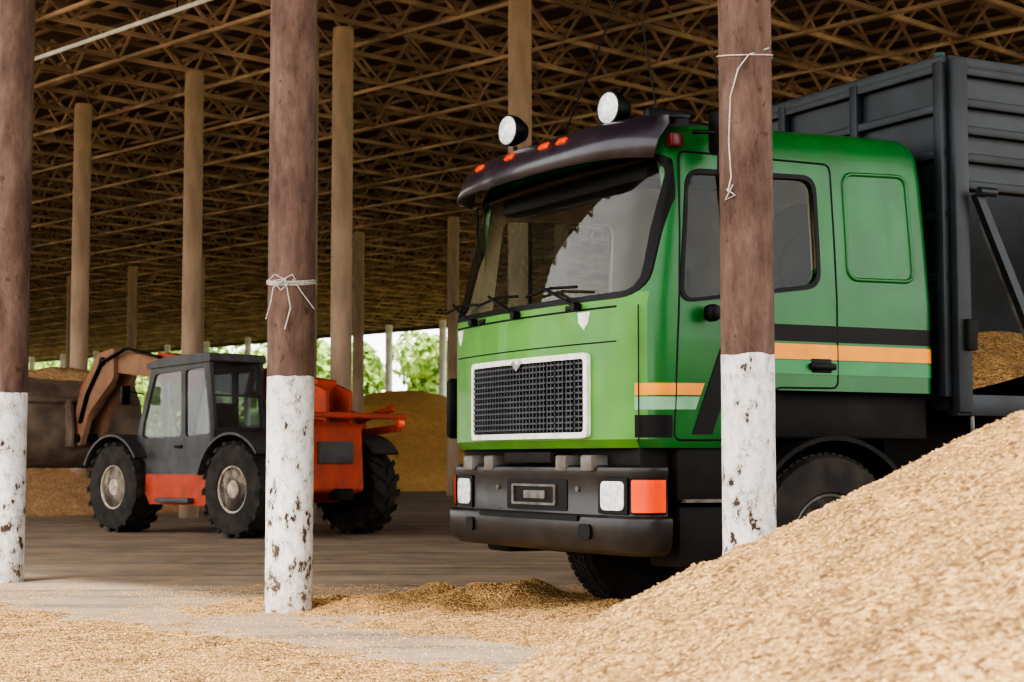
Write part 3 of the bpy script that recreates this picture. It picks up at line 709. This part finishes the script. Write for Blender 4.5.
box('body_floor',(b0,q0,zb-.08),(b1,q1,zb),M['tipper'],TR)
for q in (.75,1.6): box('body_subframe',(b0+.1,q,1.08),(b1,q+.12,zb-.08),M['dark'],TR)
box('body_headboard',(b0,q0,zb),(b0+.06,q1,zt),M['tipper'],TR)
box('body_tailgate',(b1-.06,q0,zb),(b1,q1,zt-.1),M['tipper'],TR)
box('body_side_far',(b0,q1-.05,zb),(b1,q1,zt),M['tipper'],TR)
box('body_side_near',(b0+.12,q0+.02,2.80),(b1,q0+.06,zt),M['tipper'],TR)
for z in (2.80,2.98,3.16,3.34,3.55): box('side_rib',(b0+.14,q0-.03,z),(b1,q0+.03,z+.06),M['tipper'],TR,.01)
for z in (2.2,2.6,3.0,3.3,3.56): box('headboard_rib',(b0-.05,q0,z),(b0+.01,q1,z+.06),M['tipper'],TR,.01)
for q in (q0,.8,1.6,q1-.08): box('headboard_post',(b0-.06,q,zb),(b0,q+.08,zt),M['tipper'],TR,.01)
for p in (b0,3.8,5.3,6.8,b1-.12): box('side_post',(p,q0-.06,zb-.1),(p+.12,q0+.04,zt+.02),M['tipper'],TR,.012)
box('side_sill',(b0,q0-.04,zb-.12),(b1,q0+.05,zb+.02),M['tipper'],TR,.01)
box('top_rail',(b0,q0-.03,zt-.03),(b1,q0+.06,zt+.04),M['tipper'],TR,.01)
box('head_top_rail',(b0-.05,q0,zt-.03),(b0+.06,q1,zt+.04),M['tipper'],TR,.01)
beam('gate_strut',(2.50,q0-.10,2.76),(3.25,q0-.10,1.32),.05,.06,M['tipper'],TR)
beam('gate_strut_inner',(2.56,q0-.06,2.62),(3.12,q0-.06,1.5),.02,.03,M['rimd'],TR)
cyl('gate_hinge',(2.48,q0-.14,2.77),(2.62,q0-.14,2.77),.03,M['tipper'],TR,12)
tube('air_hose',[(2.5,-.05,1.33),(2.48,-.08,1.15),(2.56,-.06,.98)],.015,M['rimd'],TR)
box('body_latch',(2.41,-.13,1.75),(2.49,-.05,1.95),M['dark'],TR,.01)
cyl('tarp_bobbin',(2.6,.3,zt+.02),(2.6,.3,zt+.15),.04,pmat('green_plastic',rgb(30,80,60)),TR,12)
def gh(x,y):
    return zb+.02+ .38*min(1,max(0,(y+.02)/.9))+.12*min(1,max(0,(x-2.45)/.6))+.04*noise.noise(Vector((x*2,y*2,7)))
field('load_grain',b0+.07,b1-.08,.02,W-.02,.06,gh,M['grain'],TR,floor=0)

# ------------------------------------------------------------------ telehandler
fw=Vector((-.72,.69,0)).normalized()
TH=empty('telehandler',(-3.95,24.78,0),math.atan2(fw.y,fw.x))
for nm,x,y,s in (('front_left',1.43,1.0,1),('rear_left',-1.43,1.0,1),('front_right',1.43,-1.0,-1),('rear_right',-1.43,-1.0,-1)):
    wheel(nm,TH,(x,y,.655),.635,.48,s,.31,M['rimw'],lug=18,n=44)
cyl('front_axle_t',(1.43,-.8,.655),(1.43,.8,.655),.11,M['dark'],TH)
cyl('rear_axle_t',(-1.43,-.8,.655),(-1.43,.8,.655),.11,M['dark'],TH)
prism('chassis_t',[(-2.0,.6),(-1.6,.45),(1.9,.45),(2.15,.6),(2.1,1.0),(1.2,1.05),(-1.9,1.05)],1,-.48,.48,M['red'],TH)
prism('side_sill_t',[(-.70,.42),(.66,.42),(.78,.58),(.76,.85),(-.76,.85),(-.80,.6)],1,.45,1.1,M['red'],TH)
box('side_step',(-.4,1.08,.45),(.4,1.2,.52),M['tgrey'],TH,.01)
prism('engine_hood',[(-1.5,.95),(.9,.95),(.95,1.3),(.6,1.55),(-1.45,1.6)],1,-1.15,-.42,M['red'],TH)
prism('engine_skirt',[(-.8,.5),(.8,.5),(.85,.95),(-.85,.95)],1,-1.1,-.42,M['tgrey'],TH)
prism('counterweight',rpoly([(-2.2,.62),(-1.75,.5),(-1.7,1.5),(-1.95,1.62),(-2.15,1.5)],.06),1,-.45,.62,M['red'],TH)
box('rear_grille',(-2.22,-.25,1.0),(-2.17,.35,1.3),M['tgrey'],TH,.01)
box('tow_hitch',(-2.4,-.1,.5),(-2.1,.1,.66),M['dark'],TH,.02)
for y in (-.36,.06): prism('boom_tower',[(-2.1,1.0),(-1.1,1.0),(-1.35,2.0),(-1.7,2.12),(-2.05,2.0)],1,y,y+.06,M['red'],TH)
box('rear_lamp_bar',(-2.3,-1.15,1.62),(-2.2,.85,1.70),M['red'],TH,.02)
for y in (-1.1,.7): box('rear_lamp',(-2.34,y,1.5),(-2.28,y+.12,1.62),M['amber'],TH,.01)
beam('exhaust_guard',(-1.0,-1.0,1.5),(-2.2,-1.0,1.78),.08,.08,M['red'],TH)
beam('rear_side_rail',(-1.2,-1.12,1.42),(-2.2,-1.1,1.5),.06,.1,M['red'],TH)
cyl('exhaust_stack',(-1.0,-.7,1.5),(-1.0,-.7,2.1),.05,M['dark'],TH,14)
box('hydraulic_tank',(-1.7,-.75,1.05),(-1.2,-.42,1.75),M['tgrey'],TH,.04)
for x in (1.43,-1.43):
    for y0,y1 in ((.78,1.27),(-1.27,-.78)):
        V=[];F=[];n=14
        for i in range(n+1):
            a=math.radians(25+120*i/n) if x>0 else math.radians(15+125*i/n)
            for r in (.74,.775):
                for y in (y0,y1): V.append((x+r*math.cos(a),y,.65+r*math.sin(a)))
        for i in range(n):
            a=4*i;b=a+4
            F+= [(a,b,b+1,a+1),(a+2,a+3,b+3,b+2),(a,a+2,b+2,b),(a+1,b+1,b+3,a+3)]
        F+=[(0,1,3,2),(4*n,4*n+2,4*n+3,4*n+1)]
        mobj('fender',V,F,M['tgrey'],TH,35)
cy0,cy1=.12,1.05
cabp=[(-.72,.85),(.95,.7),(1.12,1.25),(1.02,1.55),(.72,2.38),(-.6,2.46),(-.78,1.5)]
def cabside(y0,y1,name):
    o=prism(name,rpoly(cabp,.08),1,y0,y1,M['tgrey'],TH)
    w1=prism('c',rpoly([(-.02,1.38),(.94,1.36),(.92,1.55),(.64,2.28),(.0,2.31)],.07),1,-3,3,None,TH)
    boolean(o,w1,'DIFFERENCE')
    w2=prism('c',rpoly([(-.70,1.42),(-.12,1.38),(-.10,2.31),(-.54,2.35)],.06),1,-3,3,None,TH)
    boolean(o,w2,'DIFFERENCE'); setmat(o,M['tgrey']); return o
cabside(cy1-.05,cy1,'cab_door_side'); cabside(cy0,cy0+.05,'cab_inner_side')
pg=[(-.68,1.36),(.96,1.34),(.90,1.6),(.63,2.3),(-.54,2.36)]
gg=glass_mat('handler_glass',(.60,.64,.66),1.6,.08)
prism('cab_side_glass',pg,1,cy1-.03,cy1-.022,gg,TH); prism('cab_side_glass_b',pg,1,cy0+.02,cy0+.028,gg,TH)
prism('cab_roof_t',rpoly([(-.72,2.42),(.80,2.36),(.82,2.44),(.3,2.52),(-.7,2.54)],.03),1,cy0-.02,cy1+.03,M['tgrey'],TH)
prism('cab_back_lower',[(-.78,.9),(-.72,.9),(-.70,1.5),(-.78,1.5)],1,cy0,cy1,M['tgrey'],TH)
V=[(-.76,cy0+.04,1.5),(-.76,cy1-.04,1.5),(-.62,cy1-.04,2.42),(-.62,cy0+.04,2.42)]
mobj('cab_back_glass',V,[(0,1,2,3)],gg,TH)
V=[(1.06,cy0+.04,1.4),(1.06,cy1-.04,1.4),(.74,cy1-.04,2.36),(.74,cy0+.04,2.36)]
mobj('cab_front_glass',V,[(0,1,2,3)],gg,TH)
prism('cab_front_lower',[(.95,.75),(1.0,.75),(1.13,1.25),(1.07,1.4),(1.0,1.4)],1,cy0,cy1,M['tgrey'],TH)
beam('cab_rear_bar',(-.70,cy0+.03,1.95),(-.70,cy1-.03,1.95),.03,.03,M['tgrey'],TH)
for y in (cy0+.03,cy1-.03): beam('cab_rear_pillar',(-.76,y,1.45),(-.63,y,2.45),.06,.06,M['tgrey'],TH)
box('handler_seat',(-.4,.35,1.0),(.1,.85,1.3),M['seat'],TH,.05); box('handler_seat_back',(-.45,.37,1.3),(-.32,.83,1.85),M['seat'],TH,.05)
tube('handler_steering',[(.5+.05*math.cos(i/12*2*math.pi),.6+.18*math.sin(i/12*2*math.pi),1.55+.15*math.cos(i/12*2*math.pi)) for i in range(12)],.015,M['black'],TH,True)
beam('handler_mirror_arm',(.9,1.05,2.0),(1.05,1.3,2.05),.02,.02,M['black'],TH); box('handler_mirror',(1.0,1.22,1.85),(1.05,1.36,2.12),M['black'],TH,.01)
box('door_handle_t',(-.05,1.05,1.22),(.12,1.08,1.26),M['black'],TH,.008)
# boom
beam('boom_outer',(-1.75,-.14,1.95),(2.1,-.14,2.50),.34,.42,M['red'],TH)
beam('boom_inner',(1.9,-.14,2.46),(3.6,-.14,2.64),.28,.34,M['boom'],TH)
for y in (-.36,-.02):
    prism('boom_head',rpoly([(3.2,2.82),(3.65,2.76),(4.2,2.1),(4.42,1.4),(4.15,1.25),(3.9,1.8),(3.2,2.34)],.08),1,y,y+.1,M['boom'],TH)
cyl('head_pin',(4.2,-.4,1.4),(4.2,.12,1.4),.07,M['dark'],TH,14); cyl('head_pin',(3.5,-.4,2.62),(3.5,.12,2.62),.07,M['dark'],TH,14)
cyl('lift_ram',(-.3,-.14,1.05),(1.1,-.14,2.2),.07,M['chrome'],TH)
cyl('tilt_ram',(3.5,-.14,2.3),(4.15,-.14,1.75),.06,M['chrome'],TH)
prism('tilt_link',[(3.75,2.55),(3.95,2.65),(4.45,2.2),(4.35,2.05)],1,-.2,-.08,M['red'],TH)
for y in (.09,.13): tube('boom_hose',[(1.9,y,2.62),(2.8,y,2.80),(3.5,y,2.6),(3.9,y,2.1),(4.1,y,1.65)],.02,M['black'],TH)
ox=.92; oz=.06
def sh(l): return [(x+ox,z+oz) for x,z in l]
outer=[(4.0,2.36),(3.72,2.22),(3.52,1.9),(3.47,1.45),(3.55,1.12),(3.8,.92),(4.3,.86),(5.05,.86)]
inner=[(5.05,.90),(4.3,.90),(3.83,.97),(3.6,1.15),(3.53,1.45),(3.57,1.88),(3.75,2.18),(4.02,2.32)]
prism('bucket_shell',sh(outer+inner),1,-1.25,1.15,M['bucket'],TH,50)
sd_=sh(outer+[(4.5,1.75)])
prism('bucket_side_l',sd_,1,1.14,1.18,M['bucket'],TH); prism('bucket_side_r',sd_,1,-1.28,-1.24,M['bucket'],TH)
for y in (-.42,.14): prism('bucket_bracket',sh([(3.5,1.2),(3.30,1.2),(3.28,1.5),(3.38,1.95),(3.54,2.0)]),1,y,y+.05,M['bucket'],TH)
cyl('bucket_torque_tube',(3.53+ox,-1.2,1.96+oz),(3.53+ox,1.1,1.96+oz),.06,M['bucket'],TH,16)
for i in range(9): box('bucket_tooth',(5.0+ox,-1.2+i*.28,.85+oz),(5.2+ox,-1.13+i*.28,.89+oz),M['dark'],TH)
def bgf(x,y):
    t=max(0,1-abs(x-(4.05+ox))/.7); return 1.3+oz+1.25*t**.8*(.75+.25*math.cos((y+.05)*1.3))+.05*noise.noise(Vector((x*4,y*4,0)))
field('bucket_grain',3.62+ox,4.75+ox,-1.22,1.12,.06,bgf,M['grainb'],TH,floor=0)
prism('bucket_fill',sh([(3.6,1.3),(3.9,1.0),(4.85,.92),(4.7,1.25)]),1,-1.22,1.12,M['grainb'],TH)

# ------------------------------------------------------------------ trees outside
def tree(name,x,y,h,r):
    e=empty(name,(x,y,0)); V=[];F=[]
    lathe('trunk',[(.22,-.1),(.15,h*.6),(.03,h*.85)],(0,0,0),(0,0,1),M['bark'],e,10)
    bl=[]
    for i in range(18):
        a=random.uniform(0,6.28);rr=random.uniform(0,r*.85); bl.append((rr*math.cos(a),rr*math.sin(a),random.uniform(h*.12,h*.85),random.uniform(r*.38,r*.62)))
    for i in range(4600):
        b=random.choice(bl); d=Vector((random.gauss(0,1),random.gauss(0,1),random.gauss(0,1))).normalized()
        p=Vector(b[:3])+d*b[3]*random.uniform(.8,1.05); s=random.uniform(.14,.27)
        if p.z<.2: continue
        t=Vector((random.gauss(0,1),random.gauss(0,1),random.gauss(0,1))).normalized(); u_=d.cross(t).normalized()*s; w_=t*s*.7
        n=len(V); V+=[p-u_-w_,p+u_-w_,p+u_+w_,p-u_+w_]; F.append((n,n+1,n+2,n+3))
    mobj('foliage',V,F,M['leaf'],e,fix=False)
random.seed(3)
for ti in range(24):
    p=P(48+ti*4.6+random.uniform(-1.5,1.5),67+6*(ti%2)+random.uniform(-2,2)); tree('tree' if ti==0 else 'tree.%03d'%ti,p.x,p.y,random.uniform(9,12.5),random.uniform(3.4,4.6))

# ------------------------------------------------------------------ light
w=bpy.data.worlds.new('World'); scene.world=w; w.use_nodes=True
bg=w.node_tree.nodes['Background']
sky=w.node_tree.nodes.new('ShaderNodeTexSky'); sky.sky_type='HOSEK_WILKIE'; sky.turbidity=6
sd=Vector((-.35,-.62,1.15)).normalized()
sky.sun_direction=sd; sky.ground_albedo=.4
mixn=w.node_tree.nodes.new('ShaderNodeMix'); mixn.data_type='RGBA'; mixn.inputs[0].default_value=.78
mixn.inputs[7].default_value=(1.0,.985,.965,1)
w.node_tree.links.new(sky.outputs[0],mixn.inputs[6]); w.node_tree.links.new(mixn.outputs[2],bg.inputs[0])
bg.inputs[1].default_value=2.3
sl=bpy.data.lights.new('sun','SUN'); sl.energy=2.5; sl.angle=math.radians(3); sl.color=(1,.94,.85)
so=bpy.data.objects.new('sun',sl); C.collection.objects.link(so); so.rotation_euler=(-sd).to_track_quat('-Z','Y').to_euler(); so.location=(-10,-15,30)
cam=bpy.data.cameras.new('camera'); co=bpy.data.objects.new('camera',cam); C.collection.objects.link(co)
cam.lens=59.8; cam.sensor_width=36; co.location=(0,0,1.05); co.rotation_euler=(math.radians(94),0,0)
cam.clip_end=800; cam.dof.use_dof=True; cam.dof.focus_distance=10.4; cam.dof.aperture_fstop=4.5
scene.camera=co
